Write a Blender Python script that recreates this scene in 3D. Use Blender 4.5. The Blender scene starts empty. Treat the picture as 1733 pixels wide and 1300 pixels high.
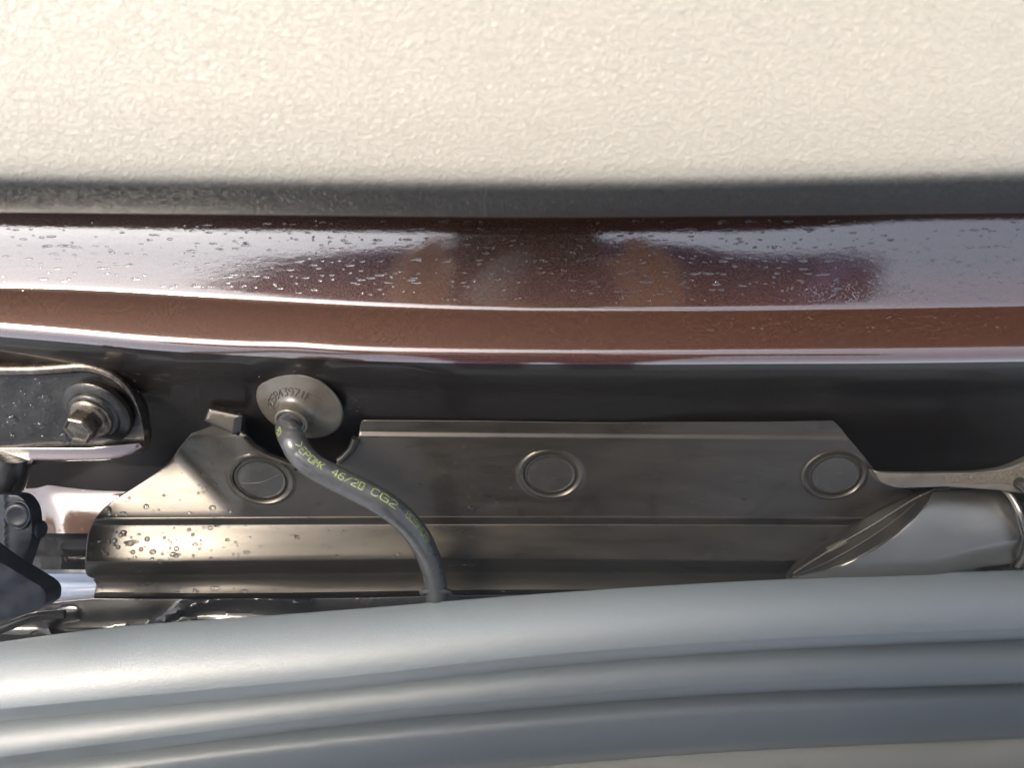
import bpy, bmesh, math, random
import numpy as np
from mathutils import Vector, Matrix, geometry
random.seed(4); RNG = np.random.default_rng(7)
R = math.radians
PERSON = True
sc = bpy.context.scene
C = sc.collection
# ------------------------------------------------------------------ frame of reference
# Everything is measured in metres in a "bench" frame (x right, y up the picture, z towards the
# photographer) and then turned as a whole so that the sky lies where it did.
PITCH = 104.0
ROT = Matrix.Rotation(R(PITCH - 90.0) * -1.0, 4, 'X')      # bench z is nearly straight up
ROOTS = []
F = 1251.0
def W(px, py, D):
    return Vector(((px - 866.5) / F * D, (650.0 - py) / F * D, -D))

# ------------------------------------------------------------------ camera
cam = bpy.data.cameras.new('camera'); camo = bpy.data.objects.new('camera', cam); C.objects.link(camo)
cam.sensor_width = 36.0; cam.lens = 36.0 * F / 1733.0
cam.clip_start = 0.004; cam.clip_end = 400
cam.dof.use_dof = True; cam.dof.focus_distance = 0.385; cam.dof.aperture_fstop = 6.3
sc.camera = camo; ROOTS.append(camo)
# ------------------------------------------------------------------ sun and sky
SUN_B = Vector((-0.50, 0.26, 0.83)).normalized()           # towards the sun, bench frame
SUN_W = (ROT.to_3x3() @ SUN_B).normalized()
sd = bpy.data.lights.new('sun', 'SUN'); sd.energy = 1.5; sd.angle = R(18); sd.color = (1.0, 0.86, 0.68)
so = bpy.data.objects.new('sun', sd); C.objects.link(so)
so.rotation_euler = (-SUN_W).to_track_quat('-Z', 'Y').to_euler()
wd = bpy.data.worlds.new('World'); sc.world = wd; wd.use_nodes = True
wn = wd.node_tree.nodes; wl = wd.node_tree.links
bg = wn['Background']; sky = wn.new('ShaderNodeTexSky'); sky.sky_type = 'NISHITA'; sky.sun_disc = False
sky.sun_elevation = math.asin(SUN_W.z); sky.sun_rotation = math.atan2(SUN_W.x, SUN_W.y)
sky.dust_density = 4.0; sky.air_density = 1.0
hs = wn.new('ShaderNodeHueSaturation'); hs.inputs['Saturation'].default_value = 0.5
wl.new(sky.outputs[0], hs.inputs['Color']); wl.new(hs.outputs[0], bg.inputs['Color'])
bg.inputs['Strength'].default_value = 0.15
sc.view_settings.view_transform = 'Standard'; sc.view_settings.look = 'None'
sc.view_settings.exposure = 1.75
sc.cycles.max_bounces = 8; sc.cycles.sample_clamp_indirect = 6
sc.cycles.caustics_reflective = False

# ------------------------------------------------------------------ materials
class NT:
    def __init__(s, name):
        s.m = bpy.data.materials.new(name); s.m.use_nodes = True
        s.n = s.m.node_tree.nodes; s.l = s.m.node_tree.links; s.b = s.n['Principled BSDF']
        s.tc = s.n.new('ShaderNodeTexCoord')
    def inp(s, k, v):
        if hasattr(v, 'is_output'): s.l.new(v, s.b.inputs[k])
        else: s.b.inputs[k].default_value = v if not (isinstance(v, tuple) and len(v) == 3) else (*v, 1)
    def mapping(s, sx=1, sy=1, sz=1, rz=0):
        mp = s.n.new('ShaderNodeMapping'); mp.inputs['Scale'].default_value = (sx, sy, sz)
        mp.inputs['Rotation'].default_value = (0, 0, rz)
        s.l.new(s.tc.outputs['Object'], mp.inputs['Vector']); return mp.outputs[0]
    def noise(s, scale, detail=4, rough=.6, vec=None, dist=0.0):
        t = s.n.new('ShaderNodeTexNoise'); t.inputs['Scale'].default_value = scale
        t.inputs['Detail'].default_value = detail; t.inputs['Roughness'].default_value = rough
        t.inputs['Distortion'].default_value = dist
        s.l.new(vec if vec is not None else s.tc.outputs['Object'], t.inputs['Vector']); return t.outputs['Fac']
    def voro(s, scale, feature='F1', vec=None, rand=1.0):
        t = s.n.new('ShaderNodeTexVoronoi'); t.feature = feature; t.inputs['Scale'].default_value = scale
        t.inputs['Randomness'].default_value = rand
        s.l.new(vec if vec is not None else s.tc.outputs['Object'], t.inputs['Vector']); return t.outputs['Distance']
    def ramp(s, fac, stops):
        r = s.n.new('ShaderNodeValToRGB'); e = r.color_ramp.elements
        while len(e) < len(stops): e.new(.5)
        for el, (p, c) in zip(e, stops):
            el.position = p; el.color = (c, c, c, 1) if isinstance(c, (int, float)) else (*c, 1)
        s.l.new(fac, r.inputs[0]); return r.outputs[0]
    def mix(s, fac, a, b):
        m = s.n.new('ShaderNodeMix'); m.data_type = 'RGBA'
        for k, v in ((0, fac), (6, a), (7, b)):
            if hasattr(v, 'is_output'): s.l.new(v, m.inputs[k])
            else: m.inputs[k].default_value = v if isinstance(v, (int, float)) else (*v, 1)
        return m.outputs[2]
    def math(s, op, a, b=0.0):
        m = s.n.new('ShaderNodeMath'); m.operation = op
        for k, v in ((0, a), (1, b)):
            if hasattr(v, 'is_output'): s.l.new(v, m.inputs[k])
            else: m.inputs[k].default_value = v
        return m.outputs[0]
    def bump(s, h, dist, strength=1.0, prev=None):
        b = s.n.new('ShaderNodeBump'); b.inputs['Distance'].default_value = dist
        b.inputs['Strength'].default_value = strength; s.l.new(h, b.inputs['Height'])
        if prev is not None: s.l.new(prev, b.inputs['Normal'])
        return b.outputs[0]

def paint_mat(dark=False):
    t = NT('brown_metallic_paint')
    fl = t.noise(5200, 1, .5)
    flake = t.ramp(fl, [(.35, (.016, .0055, .0036)), (.55, (.050, .017, .010)), (.78, (.26, .12, .06))])
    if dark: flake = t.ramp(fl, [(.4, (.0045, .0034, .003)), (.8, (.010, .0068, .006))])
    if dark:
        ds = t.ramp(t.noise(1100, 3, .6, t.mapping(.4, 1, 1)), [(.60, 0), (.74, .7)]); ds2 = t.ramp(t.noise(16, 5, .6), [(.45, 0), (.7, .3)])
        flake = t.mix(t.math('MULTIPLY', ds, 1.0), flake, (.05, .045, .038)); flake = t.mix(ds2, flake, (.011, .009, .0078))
    t.inp('Base Color', flake); t.inp('Metallic', 0 if dark else .30); t.inp('Roughness', .42)
    t.inp('Coat Weight', 1.0); t.inp('Coat IOR', 2.45)
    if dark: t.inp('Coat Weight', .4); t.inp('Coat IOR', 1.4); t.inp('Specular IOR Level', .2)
    dirt = t.noise(60, 5, .6, t.mapping(.35, 1, 1))
    t.inp('Coat Roughness', t.ramp(dirt, [(.4, .03), (.75, .10)]))
    pe = t.noise(420, 2, .5, t.mapping(.5, 1, 1)); pe2 = t.noise(2600, 1, .5)
    b = t.bump(pe, .000022); b2 = t.bump(pe2, .000008, 1, b)
    t.l.new(b2, t.b.inputs['Coat Normal']); 
    return t.m
def plastic_mat(name, c0, c1, rough=(.28, .5), stretch=.18, scale=70, fine=.00002, spec=.5, rot=0, specks=True, metal=0, coat=0):
    t = NT(name)
    v = t.mapping(stretch, 1, 1, rot)
    n = t.noise(scale, 6, .62, v)
    col = t.ramp(n, [(.3, c0), (.72, c1)])
    if specks:
        sp = t.noise(900, 2, .5); spm = t.ramp(sp, [(.70, 0), (.80, .5)])
        col = t.mix(spm, col, (.25, .22, .18))
        bl = t.noise(38, 5, .55, None, 1.5); blm = t.ramp(bl, [(.56, 0), (.66, .45)])
        col = t.mix(blm, col, tuple(x * .45 for x in c0))
    t.inp('Base Color', col)
    r = t.noise(scale * 1.7, 5, .6, v); t.inp('Roughness', t.ramp(r, [(.3, rough[0]), (.7, rough[1])]))
    t.inp('Specular IOR Level', spec); t.inp('Specular Tint', (1, .90, .76)) if name == 'dusty_black_plastic' else None; t.inp('Metallic', metal); t.inp('Coat Weight', coat); t.inp('Coat Roughness', .22)
    f = t.noise(1500, 3, .6, v); t.inp('Normal', t.bump(f, fine))
    return t.m
def grain_mat(name, col, depth, scale, rough=.45, stretch=1.0, spec=.5, col2=None, coat=0, shaded_edge=False):
    t = NT(name); t.inp('Coat Weight', coat); t.inp('Coat IOR', 1.9); t.inp('Coat Roughness', .40)
    v = t.mapping(stretch, 1, 1)
    dn = t.noise(scale * .5, 2, .5, v)
    n1 = t.noise(scale, 2, .5, v, .6)
    rg = t.math('ABSOLUTE', t.math('SUBTRACT', n1, .5))
    h1 = t.ramp(rg, [(0, 1), (.08, 0)])
    n2 = t.noise(scale * 2.6, 2, .5, v)
    h = t.math('ADD', h1, t.math('MULTIPLY', n2, .6))
    t.inp('Normal', t.bump(h, depth))
    big = t.noise(12, 3, .5)
    c2 = col2 or tuple(x * .86 for x in col)
    cc = t.mix(big, c2, col)
    if shaded_edge:      # cream throughout; the shade of its turned-under edge is put into the colour
        at = t.n.new('ShaderNodeAttribute'); at.attribute_name = 'edge_shade'
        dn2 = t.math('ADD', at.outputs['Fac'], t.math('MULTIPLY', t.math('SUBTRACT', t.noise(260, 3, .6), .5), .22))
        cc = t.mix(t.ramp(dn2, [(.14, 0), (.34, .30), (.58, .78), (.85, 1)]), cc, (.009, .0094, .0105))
    t.inp('Base Color', cc); t.inp('Roughness', rough); t.inp('Specular IOR Level', spec)
    return t.m
def simple(name, col, rough=.4, metal=0.0, spec=.5, coat=0.0, nscale=200, var=.35, bd=.00003, edge=None):
    t = NT(name); n = t.noise(nscale, 5, .6)
    t.inp('Base Color', t.ramp(n, [(.3, tuple(x * (1 - var) for x in col)), (.7, tuple(min(1, x * (1 + var)) for x in col))]))
    t.inp('Roughness', t.ramp(t.noise(nscale * .6, 4, .6), [(.3, max(.03, rough - .1)), (.7, rough + .1)]))
    t.inp('Metallic', metal); t.inp('Specular IOR Level', spec); t.inp('Coat Weight', coat)
    if bd: t.inp('Normal', t.bump(t.noise(nscale * 4, 3, .6), bd))
    return t.m
M = {}
M['paint'] = paint_mat(); M['shaded_paint'] = paint_mat(True)  # second one: same brown paint, deep shade of the gap put into its colour
M['cover'] = plastic_mat('dusty_black_plastic', (.0105, .0092, .0074), (.025, .0222, .018), (.24, .42), spec=.5, coat=.38)
M['plug'] = plastic_mat('plug_plastic', (.022, .021, .019), (.032, .031, .028), (.2, .32), 1.0, 60, .00001, specks=False)
M['rubber'] = plastic_mat('dusty_rubber', (.046, .040, .032), (.080, .071, .056), (.26, .40), 1.0, 60, .00003, .6, coat=.35)
M['hose'] = simple('hose_rubber', (.048, .049, .052), .20, 0, .6, 0, 300, .25, .00001)
M['print'] = simple('yellow_green_print', (.36, .44, .12), .5, 0, .4, 0, 900, .3, 0)
M['cream'] = grain_mat('cream_grained_plastic', (.262, .246, .210), .00017, 540, .42, .66, .5, (.247, .235, .205), shaded_edge=True)
M['lip'] = grain_mat('charcoal_grained_plastic', (.016, .0165, .018), .00018, 400, .5, 1.0, .35)
M['trim'] = grain_mat('grey_grained_plastic', (.205, .235, .255), .00007, 620, .46, 1.0, .8, None, .45)
M['oxid'] = simple('oily_dirty_steel', (.010, .009, .008), .36, .1, .4, .15, 160, .8, .00025)
M['steel'] = simple('brown_tinted_steel', (.105, .088, .070), .28, .85, .5, .2, 260, .5, .00004)
M['duct'] = plastic_mat('grey_aluminised_duct', (.24, .23, .205), (.32, .30, .27), (.28, .36), .5, 60, .00004, .6, .5, False, .9, .3)
M['duct_dark'] = plastic_mat('duct_dark_end', (.014, .0135, .012), (.030, .028, .025), (.25, .4), .3, 120, .00004, .5, .5, False)
M['navy'] = simple('blue_black_plastic', (.010, .012, .017), .42, 0, .32, 0, 220, .5, .00005)
M['wet'] = simple('wet_black_paint', (.012, .012, .013), .15, 0, .35, .35, 60, .5, .0002)
M['ledge'] = plastic_mat('grey_worn_metal', (.06, .055, .048), (.12, .11, .095), (.3, .5), .3, 120, .00008)
M['blue'] = simple('pale_blue_painted_sill', (.22, .27, .38), .22, 0, .5, .6, 80, .1, .00002)
M['dust'] = simple('drain_dirt', (.10, .085, .065), .7, 0, .4, 0, 900, .7, .0003)
M['seat'] = simple('cream_sill', (.84, .82, .72), .5, 0, .4, 0, 60, .06, .0001)
def water():
    t = NT('water'); t.inp('Base Color', (1., 1., 1.)); t.inp('Roughness', .0); t.inp('IOR', 1.33)
    t.inp('Transmission Weight', 1.0); return t.m
M['water'] = water()

# ------------------------------------------------------------------ object helpers
def setp(o, label=None, cat=None, group=None, kind=None):
    for k, v in (('label', label), ('category', cat), ('group', group), ('kind', kind)):
        if v: o[k] = v
    return o
BASE = {}
def thing(name, label, cat, loc=(0, 0, 0), group=None):
    o = bpy.data.objects.new(name, None); C.objects.link(o); o.empty_display_size = .01
    o.location = loc; BASE[o] = Vector(loc); ROOTS.append(o)
    return setp(o, label, cat, group)
def mesh(name, verts, faces, mat, parent=None, smooth=True, sharp=None):
    base = Vector((0, 0, 0)); p = parent
    while p is not None:
        base += BASE.get(p, Vector((0, 0, 0))); p = p.parent
    if parent is None:
        base = sum((Vector(v) for v in verts), Vector()) / max(1, len(verts))
    me = bpy.data.meshes.new(name)
    me.from_pydata([tuple(Vector(v) - base) for v in verts], [], [tuple(f) for f in faces]); me.update()
    if smooth:
        me.polygons.foreach_set('use_smooth', [True] * len(me.polygons))
        if sharp:
            bm = bmesh.new(); bm.from_mesh(me)
            for e in bm.edges:
                if len(e.link_faces) == 2 and e.calc_face_angle(0) > R(sharp): e.smooth = False
            bm.to_mesh(me); bm.free()
    me.materials.append(M[mat] if isinstance(mat, str) else mat)
    o = bpy.data.objects.new(name, me); C.objects.link(o)
    if parent is not None: o.parent = parent
    else:
        o.location = base; BASE[o] = Vector(base); ROOTS.append(o)
    return o
def catmull(pts, n, closed=False):
    P = [np.array(p, float) for p in pts]; out = []; N = len(P)
    rng = range(N if closed else N - 1)
    for i in rng:
        if closed: a, b, c, d = P[i - 1], P[i], P[(i + 1) % N], P[(i + 2) % N]
        else: a, b, c, d = P[max(i - 1, 0)], P[i], P[i + 1], P[min(i + 2, N - 1)]
        for k in range(n):
            t = k / n
            out.append(.5 * ((2 * b) + (c - a) * t + (2 * a - 5 * b + 4 * c - d) * t * t + (3 * b - a - 3 * c + d) * t ** 3))
    if not closed: out.append(P[-1])
    return out
def rounded(pts, r=4, n=4):
    """polygon with its corners rounded; a point may carry its own radius"""
    out = []; N = len(pts)
    for i in range(N):
        a = np.array(pts[i - 1][:2], float); b = np.array(pts[i][:2], float); c = np.array(pts[(i + 1) % N][:2], float)
        rr = pts[i][2] if len(pts[i]) > 2 else r
        u = a - b; w = c - b; lu, lw = np.linalg.norm(u), np.linalg.norm(w)
        k = min(rr, lu * .45, lw * .45)
        if k < .3: out.append(b); continue
        p0 = b + u / lu * k; p1 = b + w / lw * k
        for j in range(n + 1):
            t = j / n; out.append((1 - t) ** 2 * p0 + 2 * t * (1 - t) * b + t * t * p1)
    return out
def resample(poly, step):
    out = []; N = len(poly)
    for i in range(N):
        a = np.array(poly[i], float); b = np.array(poly[(i + 1) % N], float)
        k = max(1, int(math.ceil(np.linalg.norm(b - a) / step)))
        for j in range(k): out.append(a + (b - a) * j / k)
    return out
def inside(P, poly):
    x, y = P[:, 0], P[:, 1]; r = np.zeros(len(P), bool); q = np.array(poly)
    for i in range(len(q)):
        x0, y0 = q[i - 1]; x1, y1 = q[i]
        c = ((y0 > y) != (y1 > y))
        with np.errstate(divide='ignore', invalid='ignore'):
            xi = (x1 - x0) * (y - y0) / (y1 - y0) + x0
        r ^= c & (x < xi)
    return r
def dist_to(P, poly):
    q = np.array(poly); d = np.full(len(P), 1e9)
    for i in range(len(q)):
        a = q[i - 1]; b = q[i]; ab = b - a; L = (ab @ ab) + 1e-12
        t = np.clip(((P - a) @ ab) / L, 0, 1)[:, None]
        d = np.minimum(d, np.linalg.norm(P - (a + t * ab), axis=1))
    return d
class Surf:
    """A sheet whose depth follows from how far each band of it leans (degrees towards image-down)."""
    def __init__(s, guides, tilts, D0, vref=0.0, ncol=70, x0=-60, x1=1800):
        s.xs = np.linspace(x0, x1, ncol); s.vn = 500; K = len(guides) - 1
        s.v = np.linspace(0, K, s.vn); s.PY = np.zeros((ncol, s.vn)); s.D = np.zeros((ncol, s.vn))
        for c, x in enumerate(s.xs):
            g = [s._g(gd, x) for gd in guides]; s.PY[c] = np.interp(s.v, range(K + 1), g)
            tl = tilts(x) if callable(tilts) else tilts
            tt = np.interp(s.v, [a for a, b in tl], [b for a, b in tl])
            d0 = D0(x) if callable(D0) else D0
            iv = int(round(vref / K * (s.vn - 1))); D = s.D[c]; D[iv] = d0
            a = (650 - s.PY[c]) / F; T = np.tan(np.radians(tt))
            for i in range(iv + 1, s.vn): D[i] = D[i - 1] * (1 + T[i] * a[i - 1]) / (1 + T[i] * a[i])
            for i in range(iv - 1, -1, -1): D[i] = D[i + 1] * (1 + T[i] * a[i + 1]) / (1 + T[i] * a[i])
    @staticmethod
    def _g(gd, x):
        if isinstance(gd, (int, float)): return gd
        X = [p[0] for p in gd]; Y = [p[1] for p in gd]
        if x <= X[0]: return Y[0] + (Y[1] - Y[0]) / (X[1] - X[0]) * (x - X[0])
        if x >= X[-1]: return Y[-1] + (Y[-1] - Y[-2]) / (X[-1] - X[-2]) * (x - X[-1])
        i = max(0, int(np.searchsorted(X, x)) - 1); t = (x - X[i]) / (X[i + 1] - X[i])
        m = []
        for k in (i, i + 1):
            lo, hi = max(k - 1, 0), min(k + 1, len(X) - 1); m.append((Y[hi] - Y[lo]) / (X[hi] - X[lo]))
        h = X[i + 1] - X[i]
        return ((2 * t ** 3 - 3 * t * t + 1) * Y[i] + (t ** 3 - 2 * t * t + t) * h * m[0]
                + (-2 * t ** 3 + 3 * t * t) * Y[i + 1] + (t ** 3 - t * t) * h * m[1])
    def py(s, x, v):
        c = np.clip((x - s.xs[0]) / (s.xs[1] - s.xs[0]), 0, len(s.xs) - 1.001); i = int(c); t = c - i
        return (1 - t) * np.interp(v, s.v, s.PY[i]) + t * np.interp(v, s.v, s.PY[i + 1])
    def d(s, P):
        P = np.atleast_2d(np.array(P, float)); out = np.zeros(len(P))
        c = np.clip((P[:, 0] - s.xs[0]) / (s.xs[1] - s.xs[0]), 0, len(s.xs) - 1.001); I = c.astype(int); T = c - I
        for i in np.unique(I):
            m = I == i
            out[m] = (1 - T[m]) * np.interp(P[m, 1], s.PY[i], s.D[i]) + T[m] * np.interp(P[m, 1], s.PY[i + 1], s.D[i + 1])
        return out
    def at(s, px, py, h=0.0): return W(px, py, float(s.d([(px, py)])[0]) - h)
    def normal(s, px, py):
        a, b, c = s.at(px, py), s.at(px + 1.5, py), s.at(px, py + 1.5)
        return (c - a).cross(b - a).normalized()
class Plane(Surf):
    def __init__(s, px, py, D, tilt, tiltx=0):
        s.p = W(px, py, D); s.n = Vector((math.tan(R(tiltx)), -math.tan(R(tilt)), 1)).normalized()
    def d(s, P):
        P = np.atleast_2d(np.array(P, float))
        dx = (P[:, 0] - 866.5) / F; dy = (650 - P[:, 1]) / F
        return s.p.dot(s.n) / (dx * s.n.x + dy * s.n.y - s.n.z)
def sheet(name, surf, outline, mat, parent=None, holes=(), rows=None, step=9, edge=2.5, relief=None, thick=.0015,
          xstep=None, extra=()):
    """outlined plate lying on surf: dense points, rounded rim, real thickness behind it"""
    ol = resample(outline, step * .7); hl = [resample(h, step * .5) for h in holes]
    A = np.array(ol); lo = A.min(0); hi = A.max(0); xstep = xstep or step
    pts = []
    xs = np.arange(lo[0] + xstep * .5, hi[0], xstep)
    if rows is not None:
        for v in rows:
            for x in xs: pts.append((x, surf.py(x, v)))
    else:
        for j, y in enumerate(np.arange(lo[1] + step * .5, hi[1], step)):
            for x in xs: pts.append((x + (j % 2) * xstep * .5, y))
    P = np.array(pts); loops = [ol] + hl
    if len(extra):
        X = np.array(extra); keepp = np.ones(len(P), bool)
        for i, p in enumerate(P): keepp[i] = np.min((X[:, 0] - p[0]) ** 2 + (X[:, 1] - p[1]) ** 2) > 9
        P = np.vstack([P[keepp], X])
    P = P[inside(P, ol)]
    for h in hl: P = P[~inside(P, h)]
    dd = np.min([dist_to(P, l) for l in loops], axis=0)
    P = P[dd > max(edge * 1.35, step * .45 if edge > 0 else step * .4)]
    rings = []
    if edge > 0:
        for q, lp in enumerate(loops):
            L = np.array(lp); nx = np.roll(L, -1, 0) - np.roll(L, 1, 0); nrm = np.stack([-nx[:, 1], nx[:, 0]], 1)
            nrm /= np.linalg.norm(nrm, axis=1)[:, None] + 1e-9
            test = L + nrm * .5; ins = inside(test, ol)
            sg = 1 if (ins.mean() > .5) else -1
            if q > 0: sg = -1 if inside(L + nrm * .5, lp).mean() > .5 else 1
            for k in (.18, .5, 1.05):
                Q = L + nrm * sg * edge * k
                ok = inside(Q, ol)
                for h in hl: ok &= ~inside(Q, h)
                Q = Q[ok]
                if len(Q):
                    dq = np.min([dist_to(Q, l) for l in loops], axis=0); Q = Q[dq > edge * k * .8]; rings.append(Q)
    allp = [np.array(l) for l in loops] + rings + [P]
    V = np.vstack(allp); ed = []; k = 0
    for l in loops:
        n = len(l); ed += [(k + i, k + (i + 1) % n) for i in range(n)]; k += n
    res = geometry.delaunay_2d_cdt([Vector(p) for p in V], ed, [], 0, 1e-4)
    vv = np.array([tuple(p) for p in res[0]]); tri = [t for t in res[2] if len(t) == 3]
    ce = vv[np.array(tri)].mean(1); keep = inside(ce, ol)
    for h in hl: keep &= ~inside(ce, h)
    tri = [t for t, k2 in zip(tri, keep) if k2]
    d = surf.d(vv); db = np.min([dist_to(vv, l) for l in loops], axis=0)
    if relief is not None: d = d - relief(vv)
    if edge > 0:
        e = np.clip(1 - db / edge, 0, 1); d = d + (1 - np.sqrt(np.clip(1 - e * e, 0, 1))) * edge * d / F
    verts = [W(p[0], p[1], q) for p, q in zip(vv, d)]
    # orientation towards the viewer
    faces = []
    for t in tri:
        a, b, c = (vv[i] for i in t)
        cr = (b[0] - a[0]) * (c[1] - a[1]) - (b[1] - a[1]) * (c[0] - a[0])
        faces.append(tuple(t) if cr < 0 else (t[0], t[2], t[1]))
    if thick:
        cnt = {}
        for f in faces:
            for i in range(3):
                a, b = f[i], f[(i + 1) % 3]
                if (b, a) in cnt: cnt.pop((b, a))
                else: cnt[(a, b)] = 1
        back = {}
        for (a, b) in cnt:
            for i in (a, b):
                if i not in back: back[i] = len(verts); verts.append(verts[i] - Vector((0, 0, thick)))
            faces.append((a, back[a], back[b], b))
    return mesh(name, verts, faces, mat, parent, True, 40)
def loft(name, surf, vs, xs, mat, parent=None, relief=None, thick=.002, sharp=50, ray=False):
    verts = []; nx, nv = len(xs), len(vs)
    P = np.array([(x, surf.py(x, v)) for v in vs for x in xs]); d = surf.d(P)
    if relief is not None: d = d - relief(P)
    verts = [W(p[0], p[1], q) for p, q in zip(P, d)]
    f = [(j * nx + i, (j + 1) * nx + i, (j + 1) * nx + i + 1, j * nx + i + 1) for j in range(nv - 1) for i in range(nx - 1)]
    if thick:
        for j, s in ((0, 1), (nv - 1, -1)):
            k = len(verts)
            for i in range(nx): verts.append(verts[j * nx + i] * (1 + thick / .4) + Vector((0, -.03, 0)) if ray else verts[j * nx + i] - Vector((0, 0, thick)))
            for i in range(nx - 1):
                q = (j * nx + i, j * nx + i + 1, k + i + 1, k + i)
                f.append(q if s > 0 else q[::-1])
    return mesh(name, verts, f, mat, parent, True, sharp)
def frames(path):
    T = [(path[min(i + 1, len(path) - 1)] - path[max(i - 1, 0)]).normalized() for i in range(len(path))]
    n = T[0].cross(Vector((0.13, .9, .3))).normalized(); N = []
    for t in T:
        n = (n - t * n.dot(t)).normalized(); N.append(n.copy())
    return T, N
def tube(name, path, rad, mat, parent=None, nseg=32, cap=True, radf=None):
    path = [Vector(p) for p in path]; T, N = frames(path); verts = []; f = []
    for i, (p, t, n) in enumerate(zip(path, T, N)):
        b = t.cross(n); r = rad[i] if hasattr(rad, '__len__') else rad
        for k in range(nseg):
            a = 2 * math.pi * k / nseg; verts.append(p + (n * math.cos(a) + b * math.sin(a)) * r)
    for i in range(len(path) - 1):
        for k in range(nseg):
            k2 = (k + 1) % nseg; f.append((i * nseg + k, i * nseg + k2, (i + 1) * nseg + k2, (i + 1) * nseg + k))
    if cap:
        f.append(tuple(range(nseg))[::-1]); f.append(tuple((len(path) - 1) * nseg + k for k in range(nseg)))
    return mesh(name, verts, f, mat, parent, True, 50)
def lathe(name, c, axis, prof, mat, parent=None, nseg=48, sx=1.0, up=None, sharp=45, wob=None):
    """prof: (radius, height along axis)"""
    axis = Vector(axis).normalized(); u = (Vector(up) if up else Vector((1, 0, 0))); u = (u - axis * u.dot(axis)).normalized(); w = axis.cross(u)
    verts = []; f = []
    for (r, h) in prof:
        for k in range(nseg):
            a = 2 * math.pi * k / nseg; rr = r * (wob(a) if wob else 1)
            verts.append(Vector(c) + axis * h + u * (math.cos(a) * rr * sx) + w * (math.sin(a) * rr))
    for j in range(len(prof) - 1):
        for k in range(nseg):
            k2 = (k + 1) % nseg; f.append((j * nseg + k, j * nseg + k2, (j + 1) * nseg + k2, (j + 1) * nseg + k))
    f.append(tuple((len(prof) - 1) * nseg + k for k in range(nseg)))
    return mesh(name, verts, f, mat, parent, True, sharp)
def ell(cx, cy, a, b, rot, n=40):
    c, s = math.cos(R(rot)), math.sin(R(rot))
    return [np.array((cx + a * math.cos(t) * c - b * math.sin(t) * s, cy + a * math.cos(t) * s + b * math.sin(t) * c))
            for t in (2 * math.pi * k / n for k in range(n))]
def gauss(P, cx, cy, sx, sy): return np.exp(-((P[:, 0] - cx) / sx) ** 2 - ((P[:, 1] - cy) / sy) ** 2)
def sstep(x): x = np.clip(x, 0, 1); return x * x * (3 - 2 * x)

# ------------------------------------------------------------------ stroke lettering
FONT = {'E': [[(4, 0), (0, 0), (0, 6), (4, 6)], [(0, 3), (3, 3)]], 'P': [[(0, 0), (0, 6), (3, 6), (4, 5), (4, 4), (3, 3), (0, 3)]],
 'D': [[(0, 0), (0, 6), (3, 6), (4, 5), (4, 1), (3, 0), (0, 0)]], 'M': [[(0, 0), (0, 6), (2, 3), (4, 6), (4, 0)]],
 '4': [[(3, 0), (3, 6), (0, 2), (4, 2)]], '6': [[(4, 5), (3, 6), (1, 5), (0, 3), (0, 1), (1, 0), (3, 0), (4, 1), (4, 2), (3, 3), (0, 3)]],
 '/': [[(0, 0), (4, 6)]], '2': [[(0, 5), (1, 6), (3, 6), (4, 5), (4, 4), (0, 1), (0, 0), (4, 0)]],
 '0': [[(0, 0), (0, 6), (3.4, 6), (3.4, 0), (0, 0)]], 'C': [[(4, 5), (3, 6), (1, 6), (0, 5), (0, 1), (1, 0), (3, 0), (4, 1)]],
 'G': [[(4, 5), (3, 6), (1, 6), (0, 5), (0, 1), (1, 0), (4, 0), (4, 3), (2, 3)]],
 '8': [[(1, 3), (0, 4), (0, 5), (1, 6), (3, 6), (4, 5), (4, 4), (3, 3), (1, 3), (0, 2), (0, 1), (1, 0), (3, 0), (4, 1), (4, 2), (3, 3)]],
 'S': [[(4, 5), (3, 6), (1, 6), (0, 5), (0, 4), (1, 3), (3, 3), (4, 2), (4, 1), (3, 0), (1, 0), (0, 1)]],
 'h': [[(0, 0), (0, 6)], [(0, 3), (2, 3.6), (3.4, 3), (3.4, 0)]], 'A': [[(0, 0), (0, 5), (1, 6), (3, 6), (4, 5), (4, 0)], [(0, 2.6), (4, 2.6)]],
 ')': [[(0, 6), (1.6, 4.6), (1.6, 1.4), (0, 0)]], '>': [[(0, 6), (2.6, 3), (0, 0)]], '<': [[(2.6, 6), (0, 3), (2.6, 0)]], '5': [[(4, 6), (0, 6), (0, 3.4), (3, 3.4), (4, 2.4), (4, 1), (3, 0), (0, 0)]],
 '3': [[(0, 6), (4, 6), (2, 3.6), (4, 2.4), (4, 1), (3, 0), (0, 0)]], '9': [[(4, 3), (1, 3), (0, 4), (0, 5), (1, 6), (3, 6), (4, 5), (4, 2), (2, 0)]],
 '7': [[(0, 6), (4, 6), (1, 0)]], '1': [[(1, 5), (2, 6), (2, 0)]], 'F': [[(0, 0), (0, 6), (4, 6)], [(0, 3), (3, 3)]],
 'R': [[(0, 0), (0, 6), (3, 6), (4, 5), (4, 4), (3, 3), (0, 3)], [(2, 3), (4, 0)]], 'Z': [[(0, 6), (4, 6), (0, 0), (4, 0)]]}
def strokes(text, adv=5.6):
    x = 0; out = []
    for ch in text:
        for s in FONT.get(ch, []): out.append([(x + a, b) for a, b in s])
        x += adv
    return out, x

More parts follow.
